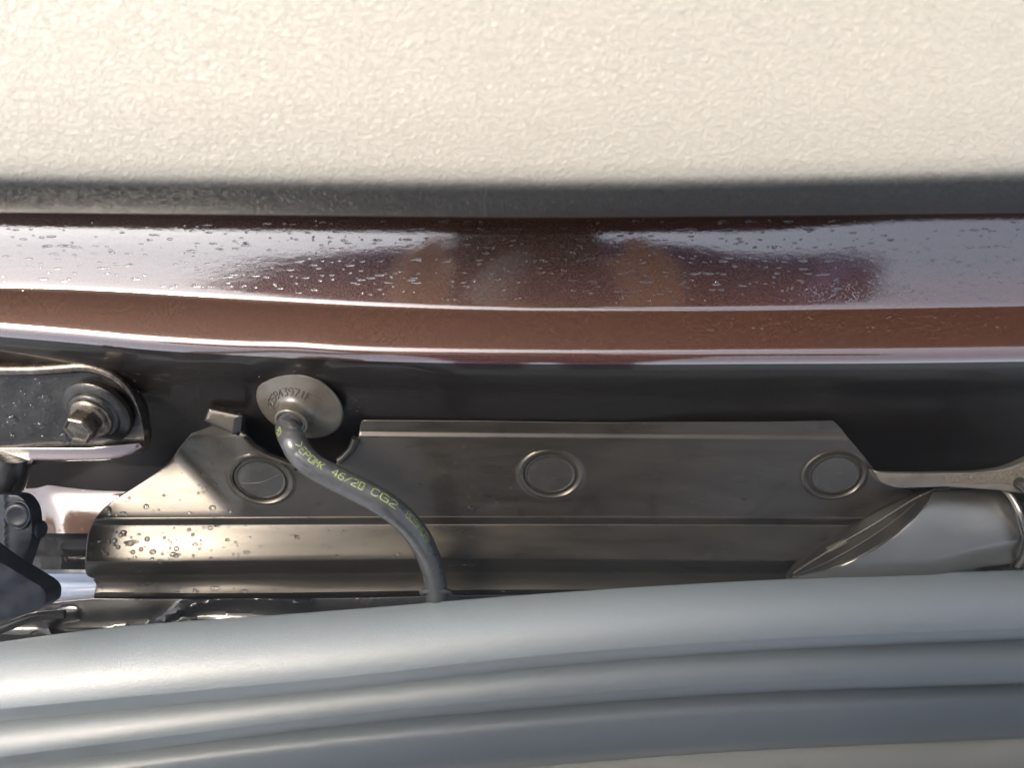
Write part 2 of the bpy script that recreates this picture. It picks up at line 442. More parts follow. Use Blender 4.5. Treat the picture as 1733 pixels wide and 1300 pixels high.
# ================================================================== PAINTED BODY PANEL
g_top = [(0, 330), (866, 335), (1733, 330)]
g_a = [(-60, 488), (0, 488), (120, 491), (260, 498), (433, 508), (650, 519), (866, 525), (1100, 526), (1300, 525), (1500, 522), (1733, 518)]
off = lambda g, k: [(x, y + k) for x, y in g]
g_b = [(-60, 551), (0, 556), (120, 566), (250, 578), (433, 589), (650, 598), (866, 602), (1100, 603), (1300, 602), (1500, 601), (1733, 598)]
g_bot = [(0, 850), (1733, 850)]
guides = [g_top, off(g_a, -8), off(g_a, 6), off(g_b, -10), off(g_b, 12), off(g_b, 60), g_bot]
def panel_tilt(x):
    k = min(1, max(0, (x - 1250) / 350)); k = k * k * (3 - 2 * k) * 3
    return [(0, 6 + k), (.6, 11 + k), (.97, 10 + k), (1.0, 8), (2.0, -22), (2.08, -23), (2.9, -21), (3.0, -16), (4.0, 46), (4.5, 56), (5, 62), (5.05, 52), (6, 50)]
body = Surf(guides, panel_tilt, .345, vref=3.0)
BR = [([tuple(p) for p in catmull(q, 4)], a_, w_) for q, a_, w_ in (
  ([(300, 612), (400, 612), (425, 625), (440, 642), (470, 650), (530, 640), (575, 622), (640, 616), (700, 621), (750, 636)], .00035, 5),
  ([(1150, 652), (1300, 650), (1500, 654), (1733, 650)], .0004, 6), ([(1470, 760), (1560, 766), (1660, 764), (1740, 745)], .0006, 7), ([(1190, 700), (1180, 680), (1200, 662), (1260, 656)], .0003, 6))]
def body_relief(P):
    h = np.zeros(len(P))
    # pressed dish round the hose grommet, and the fold it leaves under the second crease
    h -= .0035 * gauss(P, 492, 640, 62, 34)
    h -= .0015 * gauss(P, 560, 655, 120, 22)
    # shallow pressing at the right and its raised border
    h -= .004 * sstep((P[:, 0] - 1040) / 160) * sstep((P[:, 1] - 640) / 30) * sstep((790 - P[:, 1]) / 20)
    h += .0010 * gauss(P, 745, 668, 16, 12)
    for q, a_, w_ in BR: h += a_ * np.exp(-(dist_to(P, q + q[::-1]) / w_) ** 2)
    return h
bp = thing('body_panel', 'brown metallic painted body panel with two bright rolled creases under the cream panel', 'body panel', W(866, 560, .36))
xs = np.arange(-60, 1801, 9.0)
vs = list(np.linspace(.12, .9, 12)) + list(np.linspace(.95, 2.05, 18)) + list(np.linspace(2.2, 2.9, 5)) + list(np.linspace(2.95, 4.1, 22)) + list(np.linspace(4.2, 6, 26))
loft('painted_skin', body, [v for v in vs if v < 4.04] + [4.04], xs, 'paint', bp, body_relief, 0)
loft('recess_face', body, [4.04] + [v for v in vs if v > 4.04], xs, 'shaded_paint', bp, body_relief, 0)

# ================================================================== CREAM PANEL ABOVE, WITH SHADE PAINTED ON ITS EDGE
cp = thing('trim_panel', 'cream leather-grained trim panel with painted shade along its rolled lower edge across the top', 'trim panel', W(866, 200, .25))
gt = Surf([-2600, [(0, 150), (866, 160), (1733, 140)], [(0, 290), (500, 296), (1000, 297), (1400, 290), (1733, 281)],
           [(0, 316), (500, 323), (1000, 324), (1400, 316), (1733, 308)], [(0, 357), (400, 361), (900, 366), (1300, 363), (1733, 358)]],
          [(0, 8), (1, 18), (1.82, 26), (2, 44), (3, 66), (3.6, 70), (4, 82)], .262, 2, 400, -5000, 6800)
xs = list(np.arange(-4800, -120, 200.0)) + list(np.arange(-120, 1861, 30.0)) + list(np.arange(1900, 6600, 200.0))
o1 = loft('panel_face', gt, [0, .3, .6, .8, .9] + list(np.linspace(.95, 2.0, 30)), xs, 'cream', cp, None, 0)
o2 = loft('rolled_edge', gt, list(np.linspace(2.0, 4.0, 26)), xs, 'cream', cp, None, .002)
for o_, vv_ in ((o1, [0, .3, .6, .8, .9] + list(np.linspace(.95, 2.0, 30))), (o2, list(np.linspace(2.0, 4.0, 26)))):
    at_ = o_.data.attributes.new('edge_shade', 'FLOAT', 'POINT'); val = []
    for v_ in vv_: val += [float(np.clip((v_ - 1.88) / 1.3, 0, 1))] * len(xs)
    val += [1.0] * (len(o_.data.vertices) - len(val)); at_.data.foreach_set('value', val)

# ================================================================== LOWER TRIM WITH ITS RIDGES
lt = thing('ribbed_trim', 'grey grained trim strip with three long rolls crossing the bottom', 'trim strip', W(866, 1150, .36))
q0 = [(0, 1090), (200, 1064), (433, 1047), (650, 1030), (866, 1012), (1100, 996), (1300, 985), (1500, 976), (1733, 968)]
q1 = [(0, 1196), (300, 1168), (600, 1140), (866, 1110), (1200, 1083), (1500, 1068), (1733, 1059)]
q2 = [(0, 1277), (300, 1240), (600, 1204), (866, 1180), (1200, 1155), (1500, 1143), (1733, 1136)]
q3 = [(0, 1390), (300, 1350), (600, 1320), (866, 1296), (1200, 1270), (1500, 1255), (1733, 1245)]
def roll(name, ga, gb, D0, tl, back, gap=.045):
    n = len(ga); mid = lambda t: [(ga[i][0] + (gb[min(i, len(gb) - 1)][0] - ga[i][0]) * 0, 0) for i in range(n)]
    def gl(t): return [(x, Surf._g(ga, x) * (1 - t) + (Surf._g(gb, x) + back) * t) for x in range(-1620, 3500, 120)]
    sf = Surf([gl(0), gl(.25), gl(.5), gl(.75), gl(1)], tl, D0, 0, 120, -1600, 3400)
    loft(name, sf, list(np.linspace(0, 4, 44)), list(np.arange(-1500, -120, 120.0)) + list(np.arange(-120, 1861, 24.0)) + list(np.arange(1900, 3300, 120.0)), 'trim', lt, None, .16, 60, True)
    return lambda x: float(np.interp(x, sf.xs, sf.D[:, -1])) + gap
e1 = roll('outer_roll', off(q0, -3), q1, .398, [(0, -76), (.5, -62), (1.2, -46), (2.2, -30), (3.2, -14), (3.8, -2), (4, 10)], 6)
e2 = roll('middle_roll', q1, q2, e1, [(0, -80), (.9, -76), (1.5, -62), (2.2, -34), (3.4, -10), (4, 10)], 6)
e3 = roll('inner_roll', q2, q3, e2, [(0, -80), (.7, -77), (1.2, -58), (1.7, -26), (2.1, 4), (3.2, 14), (3.8, 40), (4, 60)], 0)
gf = thing('gap_floor', 'dark floor at the bottom of the gap behind hinge and cover', 'floor', (0, 0, -.56))
mesh('floor_sheet', [(-1.2, -.30, -.56), (1.2, -.30, -.56), (1.2, .5, -.56), (-1.2, .5, -.56)], [(0, 1, 2, 3)], 'navy', gf, False)
# cream sill beyond
cs = thing('cream_sill', 'bright cream sill surface peeping out at the lower right corner', 'sill', W(1300, 1330, .33))
xx = list(range(300, 2500, 60)); v = []; f = []
for x in xx:
    yq = Surf._g(q3, x); dq = e3(x) - .045 + .012
    v += [W(x, yq - 14, dq + .02), W(x, yq - 8, dq + .002), W(x, yq + 40, dq - .002), W(x, yq + 900, dq - .004)]
for i in range(len(xx) - 1):
    for k in range(3): f.append((i * 4 + k, i * 4 + k + 1, i * 4 + k + 5, i * 4 + k + 4))
mesh('sill_face', v, f, 'seat', cs, True)

# ================================================================== BLACK PLASTIC COVER
k0 = [(150, 690), (866, 706), (1733, 706)]
k1 = [(150, 716), (600, 729), (866, 732), (1450, 737), (1733, 742)]
k2 = [(150, 740), (600, 741), (866, 743), (1450, 748), (1733, 750)]
k3 = [(150, 876), (866, 873), (1733, 876)]
k4 = [(150, 880), (866, 877), (1733, 880)]
k5 = [(150, 889), (866, 887), (1733, 890)]
k6 = [(150, 893), (866, 890), (1733, 893)]
k7 = [(150, 951), (866, 944), (1733, 955)]
k8 = [(150, 957), (866, 950), (1733, 960)]
k9 = [(150, 973), (866, 968), (1733, 974)]
k10 = [(150, 980), (866, 976), (1733, 980)]
k11 = [(150, 1002), (400, 1004), (866, 998), (1733, 1000)]
k12 = [(150, 1030), (866, 1040), (1733, 1040)]
def cov_tilt(x):
    fc = []
    for v in np.linspace(2.1, 2.95, 10):
        y = 742 + (v - 2) * 133; k = np.clip((x - (286 + (y - 780) * .95)) / 56, 0, 1); k = k * k * (3 - 2 * k)
        fc.append((float(v), -9 * (1 - k) + 22 * k))
    lf = -12 if x < 300 else -12 + 14 * min(1, (x - 300) / 900)
    return [(0, 30), (.85, 26), (1.05, 0), (1.3, -16), (1.6, -16), (2, 26 if x > 420 else fc[0][1])] + fc + [(3, 18), (3.5, -28), (4, 45), (4.9, 45), (5.5, -28), (6, lf), (6.9, lf - 3), (7, lf), (7.6, 60), (8, 64), (8.9, 55),
   (9.5, 20), (10, 35), (10.5, 8), (11, -20), (11.2, 62), (12, 62)]
cov = Surf([k0, k1, k2, k3, k4, k5, k6, k7, k8, k9, k10, k11, k12], cov_tilt, .410, vref=5, ncol=190)
left = catmull([(356, 690), (335, 718), (304, 757), (288, 780), (270, 795), (230, 822), (190, 848), (165, 872), (150, 900), (145, 935), (144, 962), (148, 975), (160, 980)], 4)
left2 = [(158, 982), (163, 990), (158, 1014), (200, 1017)]
bot = [(400, 1016), (650, 1010), (866, 1010), (1200, 1006), (1380, 1004)]
right = [(1400, 985), (1392, 962), (1440, 925), (1500, 888), (1550, 862), (1545, 832)]
rt = [(1502, 822), (1488, 812), (1482, 798), (1462, 772), (1440, 746), (1422, 724), (1410, 712)]
top = [(1300, 714), (1000, 715), (800, 712), (612, 711)]
notch_r = [(609, 722), (606, 742), (598, 756), (590, 768), (574, 778), (562, 792), (548, 800), (520, 801), (500, 796)]
notch_b = [(497, 784), (480, 777), (455, 768), (432, 752), (416, 734), (407, 716), (410, 700)]
top_l = [(396, 698), (376, 694)]
outl = [(float(a), float(b)) for a, b in left] + left2 + bot + right + rt + top + notch_r + notch_b + top_l
PLUGS = [(441, 812, 53, 38, 14), (932, 803, 51, 38, 1), (1413, 804, 52, 38, -12)]
def ep(P, cx, cy, a, b, rot):
    c, s = math.cos(R(rot)), math.sin(R(rot)); X = P[:, 0] - cx; Y = P[:, 1] - cy
    return np.sqrt(((X * c + Y * s) / a) ** 2 + ((-X * s + Y * c) / b) ** 2)
def cov_relief(P):
    h = np.zeros(len(P))
    for q in PLUGS:
        e = ep(P, *q); h += .0011 * np.exp(-((e - 1.03) / .06) ** 2)
    # raised tab of the horn, and the lip running round the notch
    d = dist_to(P, np.array([(420, 700), (424, 726), (440, 748), (470, 768), (510, 786), (550, 784), (575, 768), (598, 742), (598, 742), (575, 768), (550, 784), (510, 786), (470, 768), (440, 748), (424, 726)]))
    h += .0016 * sstep(1 - d / 12) 
    h += .002 * sstep((388 - P[:, 0]) / 6) * 0
    # wavering of the lower flange
    h += .0016 * gauss(P, 400, 1000, 110, 12)
    h += .00025 * np.sin(P[:, 0] / 61.0) * sstep((P[:, 1] - 745) / 40) * sstep((950 - P[:, 1]) / 40)
    return h
cv = thing('plastic_cover', 'long dusty black plastic cover plate with three oval caps and a scooped notch', 'cover plate', W(866, 860, .40))
rows = list(np.linspace(0, 1, 5)) + list(np.linspace(1.15, 2, 7)) + list(np.linspace(2.06, 2.97, 19)) + list(np.linspace(3, 4, 5)) + list(np.linspace(4.3, 6, 9)) + list(np.linspace(6.15, 7, 7)) + list(np.linspace(7.2, 8, 5)) + list(np.linspace(8.25, 9, 4)) + list(np.linspace(9.2, 11.2, 12)) + [11.5, 11.8]
holes = [ell(q[0], q[1], q[2] * .90, q[3] * .90, q[4], 48) for q in PLUGS]
EX = []
for q in PLUGS:
    for e_ in (.965, 1.0, 1.035, 1.07, 1.11, 1.16): EX += ell(q[0], q[1], q[2] * e_, q[3] * e_, q[4], 90)
for off_ in (-12, -9, -6, -3, 0, 3, 6, 9, 12):
    for p in catmull([(420, 700), (424, 726), (440, 748), (470, 768), (510, 786)], 10) + catmull([(550, 784), (575, 768), (598, 742)], 10): EX.append((p[0] - off_ * .7, p[1] + off_ * .7))
sheet('cover_plate', cov, outl, 'cover', cv, holes, rows, 8, 2.2, cov_relief, .004, 7.5, EX)
def plug_relief(q):
    def f(P):
        e = ep(P, *q); h = -.0016 + .0016 * sstep((e - .70) / .06) * 0
        h = h + .0010 * np.exp(-((e - .80) / .035) ** 2) + .0005 * (1 - e ** 2)
        return h
    return f
for i, q in enumerate(PLUGS):
    o = sheet('oval_cap', cov, ell(q[0], q[1], q[2] * .95, q[3] * .95, q[4], 48), 'plug', cv, (), None, 3, 0, plug_relief(q), .003, None, sum([ell(q[0], q[1], q[2] * e_, q[3] * e_, q[4], 72) for e_ in (.70, .74, .77, .80, .83, .86, .90)], []))
    # thin moulding line across the cap
    a = ((407, 818), (440, 817), (474, 803)) if i == 0 else ((893, 806), (930, 811), (972, 803)) if i == 1 else ((1380, 789), (1405, 801), (1432, 811))
    pth = catmull(a, 8); pr = plug_relief(q)
    tube('moulding_line', [cov.at(p[0], p[1], float(pr(np.array([p]))[0]) + .00005) for p in pth], .00010 if i else .00016, 'plug', o, 8)
# stepped tab on the horn of the cover
tab = Plane(380, 720, .380, 4, 0)
sheet('stepped_tab', tab, rounded([(353, 690), (410, 702), (402, 738, 1), (345, 712)], 2), 'cover', cv, (), None, 5, 5, None, .003)
sheet('lip_block', Plane(404, 720, .376, 40, 20), rounded([(396, 708), (411, 702), (408, 730), (392, 736)], 1), 'duct_dark', cv, (), None, 5, 1.5, None, .005)
# lighter moulding round the notch
nt = catmull([(412, 740), (428, 758), (452, 772), (482, 783), (500, 790)], 8)
tube('notch_bead', [cov.at(p[0], p[1], .0022) for p in nt], .0011, 'cover', cv, 10)
nt = catmull([(602, 742), (596, 758), (584, 772), (574, 780)], 8)
tube('notch_bead', [cov.at(p[0], p[1], .0016) for p in nt], .0022, 'cover', cv, 12)
# flange to the right of the cover
lg = thing('sill_flange', 'grey worn flange strip running right from the cover toward the duct', 'flange', W(1600, 812, .385))
lgp = Plane(1600, 812, .383, 5)
sheet('flange_strip', lgp, rounded([(1478, 796, 1), (1496, 800, 6), (1530, 801), (1650, 800, 20), (1705, 793, 20), (1760, 768), (1760, 840), (1690, 830), (1600, 824), (1520, 827, 10), (1490, 818, 8)], 6), 'ledge', lg, (), None, 6, 3, None, .006)
sheet('dried_mud_patch', lgp, catmull([(1600, 805), (1650, 803), (1706, 798), (1733, 790), (1745, 810), (1725, 822), (1690, 818), (1650, 820), (1625, 817), (1602, 818)], 4, True), 'dust', lg, (), None, 5, 1.0,
      lambda P: .0004 + .0002 * np.sin(P[:, 0] * .9) * np.cos(P[:, 1] * 1.1), .0006)

# ================================================================== RAIN GUTTER STEP BELOW, WET SILL AND PALE STRIP
ws = thing('wet_sill', 'wet black rippled ledge below the left end of the cover', 'ledge', W(350, 1040, .42))
wsurf = Surf([[(0, 1000), (1733, 1000)], [(0, 1022), (1733, 1022)], [(0, 1120), (1733, 1120)]], [(0, 4), (1, 10), (2, 18)], .432, 0)
RB = [[tuple(p) for p in catmull(q, 6)] for q in ([(62, 1084), (85, 1074), (78, 1058), (108, 1042), (128, 1040)],
      [(85, 1076), (150, 1075), (230, 1076), (262, 1062), (292, 1040), (330, 1024), (400, 1012), (470, 1016), (520, 1022)], [(130, 1062), (180, 1055), (240, 1052)])]
def wrel(P):
    r = np.zeros(len(P))
    for k, q in enumerate(RB): r = np.maximum(r, (.0030, .0034, -.0) [k] * np.exp(-(dist_to(P, q + q[::-1]) / 7.0) ** 2))
    return r + wrel0(P)
def wrel0(P):
    h = .0030 * np.exp(-((P[:, 1] - (1075 - 26 * np.exp(-((P[:, 0] - 400) / 160) ** 2) + .0 * P[:, 0])) / 7) ** 2)
    h += .0007 * np.sin(P[:, 0] / 67 + P[:, 1] / 14) * np.sin(P[:, 1] / 13.0 - P[:, 0] / 95)
    return h
sheet('ledge_face', wsurf, [(-60, 1022), (78, 1020), (156, 1013), (400, 1014), (620, 1012), (760, 1008), (1800, 1000), (1800, 1120), (-60, 1150)], 'wet', ws, (), None, 6, 2, wrel, .01)
pst = thing('pale_strip', 'pale blue glossy sill strip showing left of the cover foot', 'sill strip', W(110, 995, .44))
ps = Surf([off([(0, 972), (1733, 972)], 0), 985, 992, 1000, 1030], [(0, 20), (1, 30), (1.5, 2), (2, -6), (3, 10), (4, 24)], .44, 0)
loft('strip_face', ps, list(np.linspace(0, 4, 40)), np.arange(-60, 420, 12.0), 'blue', pst, None, .01)
# drop sheet behind everything: the inner body
ib = thing('inner_body', 'glossy brown inner body metal seen between hinge and cover', 'inner panel', W(150, 840, .43))
inn = Surf([690, 782, 800, 903, 908, 930, 943, 975, 1010], lambda x: [(0, 40), (1, 30), (2, 14), (2.25, 12), (2.45, 12 - 34 * float(np.clip((x - 72) / 18, 0, 1))), (3, -26 if x > 90 else 8), (3.2, 70), (4, 60), (4.3, 20), (5, 16), (5.6, 40), (6, 5), (7, 0), (8, 40)], .425, 0)
def inrel(P):
    return .004 * sstep((62 - P[:, 0]) / -1 / 26) * sstep((P[:, 1] - 790) / 18) - .004 + .0014 * gauss(P, 70, 840, 16, 90) - .0022 * gauss(P, 150, 860, 60, 50) + .0012 * gauss(P, 250, 800, 60, 26)
loft('inner_skin', inn, list(np.linspace(0, 3.05, 34)), np.arange(-60, 700, 10.0), 'paint', ib, inrel, .0)
loft('stepped_rail', inn, list(np.linspace(3.05, 8, 60)), np.arange(-60, 420, 10.0), 'wet', ib, lambda P: np.zeros(len(P)) - .0035 + .0003 * np.sin(P[:, 0] / 3.1) * np.sin(P[:, 1] / 2.3), .0)
# dirt bank in the right gutter
db_ = thing('gutter_dirt', 'crumbly dark dirt packed below the duct at the right edge', 'dirt', W(1690, 965, .41))
sheet('dirt_bank', Plane(1690, 965, .425, 10), [(1560, 940), (1800, 930), (1800, 1010), (1560, 1010)], 'dust', db_, (), None, 3.2, 0,
      lambda P: .0016 * RNG.random(len(P)), .004)

# ================================================================== HINGE ARM WITH BOLT
hg = thing('steel_hinge', 'oily dark steel hinge arm with rounded end bolted at the left', 'hinge', W(120, 700, .375))
hp = Plane(120, 700, .372, 18, 4)
def hrel(P):
    return .00012 * np.sin(P[:, 0] / 17) * np.sin(P[:, 1] / 11 + P[:, 0] / 29)
outer = rounded([(-60, 634), (108, 632, 2), (114, 628, 2), (150, 628, 20), (205, 640, 40), (243, 676, 50), (252, 745, 60), (236, 768, 20), (-60, 800)], 4)
sheet('arm_plate', hp, outer, 'oxid', hg, (), None, 6, 2.0, hrel, .004)
rim = catmull([(-60, 618), (0, 618), (60, 618), (112, 615), (140, 613), (168, 616), (200, 630), (226, 655), (244, 690), (251, 720), (251, 745)], 6)
rv = []; rf = []
for p in rim:
    a = hp.at(p[0], p[1]); rv += [W(p[0], p[1] - 13 if p[0] < 170 else p[1] - 4, .3660 + .012), a + Vector((0, 0, .0035)), a + Vector((0, -.0016, .0050)), a + Vector((0, -.0040, .0046)), a + Vector((0, -.0052, .0026)), a + Vector((0, -.0052, -.001))]
for i in range(len(rim) - 1):
    for k in range(5): rf.append((i * 6 + k, i * 6 + k + 1, (i + 1) * 6 + k + 1, (i + 1) * 6 + k))
mesh('rolled_rim', rv, rf, 'oxid', hg, None, True) if False else mesh('rolled_rim', rv, rf, 'steel', hg, True, 70)
fl = Surf([[(-60, 752), (60, 758), (150, 756), (238, 750)], [(-60, 758), (240, 757)], [(-60, 782), (240, 781)]], [(0, 60), (1, 30), (1.4, 14), (2, -6)], .372, 0, 30, -70, 300)
sheet('lower_flange', fl, rounded([(-60, 758), (150, 758), (236, 750, 3), (242, 757, 3), (215, 772, 20), (180, 779, 20), (110, 780), (55, 779), (30, 800), (-60, 800)], 5), 'paint', hg, (), None, 6, 3.5, None, .003)
sheet('bright_tongue', fl, rounded([(105, 762), (200, 757), (232, 756), (214, 769, 12), (180, 776, 10), (112, 776, 8)], 4), 'steel', hg, (), None, 5, 2, lambda P: np.full(len(P), .0006), .001) if False else None
# knuckle leg below the flange
tube('rolled_leg', [W(*p) for p in ((22, 770, .374), (20, 790, .376), (14, 815, .38), (-10, 845, .385), (-60, 870, .39))], .0085, 'oxid', hg, 20)
# bolt: conical washer, flange and hexagon
bc = hp.at(166, 697); ax = Vector((-.13, -.52, .84)).normalized()
bo = thing('hinge_bolt', 'hexagon flange bolt with domed washer holding the hinge arm', 'bolt', bc)
mm = .00108
lathe('washer', bc, ax, [(16.5 * mm, -1 * mm), (16.5 * mm, 1.6 * mm), (15.6 * mm, 2.4 * mm), (12.5 * mm, 3.0 * mm), (12.0 * mm, 4.4 * mm), (11.2 * mm, 5.2 * mm), (9.6 * mm, 5.6 * mm)], 'oxid', bo, 56)
lathe('bolt_flange', bc, ax, [(10.4 * mm, 5.0 * mm), (10.4 * mm, 6.2 * mm), (9.8 * mm, 7.0 * mm), (7.6 * mm, 8.2 * mm)], 'steel', bo, 56)
def hexw(a):
    k = (a + R(8)) % (math.pi / 3) - math.pi / 6; return 1 / math.cos(k) * .92
mm_ = mm
hb = lathe('hexagon_head', bc, ax, [(6.9 * mm, 7.6 * mm), (6.9 * mm, 14.6 * mm), (6.5 * mm, 15.6 * mm), (6.0 * mm, 16.1 * mm), (5.4 * mm, 16.0 * mm), (4.9 * mm, 15.2 * mm)], 'steel', bo, 72, wob=hexw, sharp=22)
mm = .001

# ================================================================== PIVOT BRACKET AT LEFT AND CORNER BLOCK
pv = thing('pivot_bracket', 'blue-black pivot lug with round rivet head at the left edge', 'pivot bracket', W(25, 900, .38))
pp = Plane(25, 900, .368, 6, -6)
sheet('lug_plate', pp, rounded([(-60, 850), (0, 836, 14), (36, 838, 18), (52, 860, 20), (56, 900, 20), (50, 925, 16), (38, 960, 10), (30, 990), (-60, 990)], 8), 'navy', pv, (), None, 6, 3, lambda P: .0012 * sstep(1 - np.abs(P[:, 0] - 8) / 5), .008)
lathe('rivet_head', pp.at(32, 872), (.05, -.12, 1), [(6.4 * mm, 0), (6.4 * mm, 1.0 * mm), (5.9 * mm, 1.8 * mm), (4.6 * mm, 2.2 * mm), (4.0 * mm, 1.9 * mm)], 'navy', pv, 40)
tube('rivet_ring', [pp.at(32 + 19 * math.cos(a), 872 + 23 * math.sin(a), .0008) for a in np.linspace(0, 2 * math.pi, 33)], .00055, 'navy', pv, 8)
pin = W(52, 897, .374)
tube('pivot_pin', [W(50, 896, .375), W(58, 896, .374), W(64, 896, .3735), W(65.5, 896, .3733), W(69, 896, .3730), W(70, 896, .373)], [.0040, .0040, .0040, .0044, .0044, .0034], 'navy', pv, 28)
cb = thing('corner_block', 'dark wedge-shaped plastic block with a blunt point at the lower left edge', 'block', W(25, 1000, .36))
cbp = Plane(25, 1000, .352, 12, 10)
sheet('block_face', cbp, rounded([(-60, 905), (2, 951, 3), (70, 992, 8), (79, 1004, 6), (77, 1024, 6), (60, 1036, 6), (-60, 1068)], 3), 'navy', cb, (), None, 7, 2.6, lambda P: .0004 * np.sin(P[:, 0] / 12) * np.sin(P[:, 1] / 9), .012)
tube('lower_rail', [W(-60, 1086, .40), W(0, 1066, .405), W(50, 1046, .41), (W(66, 1043, .412)), W(110, 1040, .415)], .0026, 'wet', cb, 14)

# ================================================================== HOSE WITH GROMMET
gc = W(507, 688, .376)
gax = Vector((-.13, -.64, .75)).normalized()
gh = thing('drain_hose', 'black rubber hose with yellow-green printing rising to a round dusty grommet', 'hose', gc)
# direction of the neck: from disc centre to (486,714)
rr = 22.6 * mm
gup = Vector((.93, .0, .36))
lathe('grommet_disc', gc, gax, [(rr * .90, -2.6 * mm), (rr * .97, -2.0 * mm), (rr, -1.0 * mm), (rr, -.3 * mm), (rr * .985, .3 * mm), (rr * .94, .8 * mm), (rr * .86, 1.5 * mm), (rr * .72, 2.6 * mm), (rr * .6, 3.8 * mm), (rr * .5, 5.0 * mm),
     (rr * .44, 6.0 * mm), (rr * .40, 7.2 * mm), (rr * .385, 9.6 * mm), (rr * .375, 12.0 * mm)], 'rubber', gh, 72)
hose_px = [(489, 712, .3620), (490, 724, .3560), (495, 745, .3500), (508, 768, .3480), (532, 790, .3480), (570, 811, .3490), (610, 831, .3500), (650, 853, .3510), (684, 880, .3580),
           (710, 912, .368), (727, 948, .383), (736, 980, .3950), (739, 1012, .403), (740, 1050, .408)]
path = [Vector(v) for v in catmull([tuple(gc + gax * .010), tuple(gc + gax * .0165)] + [tuple(W(*p)) for p in hose_px[2:]], 12)]
HR = 6.05 * mm
hose = tube('hose_tube', path, HR, 'hose', gh, 44)
# rolled neck ring
rc = gc + gax * 11.6 * mm; 
def ring(c, axis, rad, r, name, mat, n=48, parent=gh):
    axis = axis.normalized(); u = axis.orthogonal().normalized(); w = axis.cross(u); v = []; f = []
    for i in range(n):
        a = 2 * math.pi * i / n; d = u * math.cos(a) + w * math.sin(a)
        for k in range(12):
            b = 2 * math.pi * k / 12; v.append(c + d * (rad + r * math.cos(b)) + axis * r * math.sin(b))
    for i in range(n):
        for k in range(12):
            f.append((i * 12 + k, ((i + 1) % n) * 12 + k, ((i + 1) % n) * 12 + (k + 1) % 12, i * 12 + (k + 1) % 12))
    return mesh(name, v, f, mat, parent, True)
ring(rc, gax, 7.6 * mm, 1.1 * mm, 'neck_ring', 'rubber')
cl = path[-16]
ring(cl, Vector((0, -.90, .42)), 7.8 * mm, 1.5 * mm, 'hose_collar', 'hose')
# printing on the hose
Tn, Nn = frames(path); cum = [0]
for i in range(1, len(path)): cum.append(cum[-1] + (path[i] - path[i - 1]).length)
def on_hose(s, w, h=.00006):
    i = int(np.clip(np.searchsorted(cum, s) - 1, 0, len(path) - 2)); t = (s - cum[i]) / (cum[i + 1] - cum[i])
    p = path[i].lerp(path[i + 1], t); T = Tn[i].lerp(Tn[i + 1], t).normalized()
    vdir = (-p).normalized(); vn = (vdir - T * vdir.dot(T)).normalized(); sd_ = vn.cross(T)      # towards viewer / sideways
    if sd_.dot(Vector((1, 1, 0))) < 0: sd_ = -sd_
    a = w / HR
    return p + (vn * math.cos(a) + sd_ * math.sin(a)) * (HR + h)
def hose_text(text, s0, s1, w0, sy, lw, name='printed_line'):
    adv = 5.4; st, L = strokes(text, adv); sx = (s1 - s0) / (L - 1.4); v = []; f = []
    for s in st:
        for (x0, y0), (x1, y1) in zip(s[:-1], s[1:]):
            n = max(1, int(math.hypot(x1 - x0, y1 - y0))); dx, dy = (x1 - x0) * sx, (y1 - y0) * sy; l = math.hypot(dx, dy)
            nx_, ny_ = -dy / l * lw / 2, dx / l * lw / 2; ex, ey = dx / l * lw * .3, dy / l * lw * .3
            for k in range(n):
                a = (x0 * sx + dx * k / n - ex, y0 * sy + dy * k / n - ey); b = (x0 * sx + dx * (k + 1) / n + ex, y0 * sy + dy * (k + 1) / n + ey); b0 = len(v)
                for (x, y) in ((a[0] + nx_, a[1] + ny_), (b[0] + nx_, b[1] + ny_), (b[0] - nx_, b[1] - ny_), (a[0] - nx_, a[1] - ny_)):
                    v.append(on_hose(s0 + x, w0 + y))
                f.append((b0, b0 + 1, b0 + 2, b0 + 3))
    mesh(name, v, f, 'print', hose, False)
def s_at(px):   # arc length where the hose passes px (beyond the bend)
    for i in range(len(path)):
        q = path[i]; x = q.x / -q.z * F + 866.5
        if i > 20 and x >= px: return cum[i]
    return cum[-1]
hose_text('>EPDM<', s_at(500), s_at(546), .0004, .00055, .00024)
hose_text('46/20', s_at(557), s_at(612), .0006, .00058, .00025)
def s_aty(py):
    return next(cum[i] for i in range(30, len(path)) if 650 + path[i].y / path[i].z * F > py)
hose_text('CG2', s_at(626), s_at(659), .0010, .00058, .00025)
hose_text('80ShCA>', s_at(672), s_aty(912), .0016, .00054, .00025)
hose_text('8)', cum[18], cum[24], -.0056, .0005, .0003)
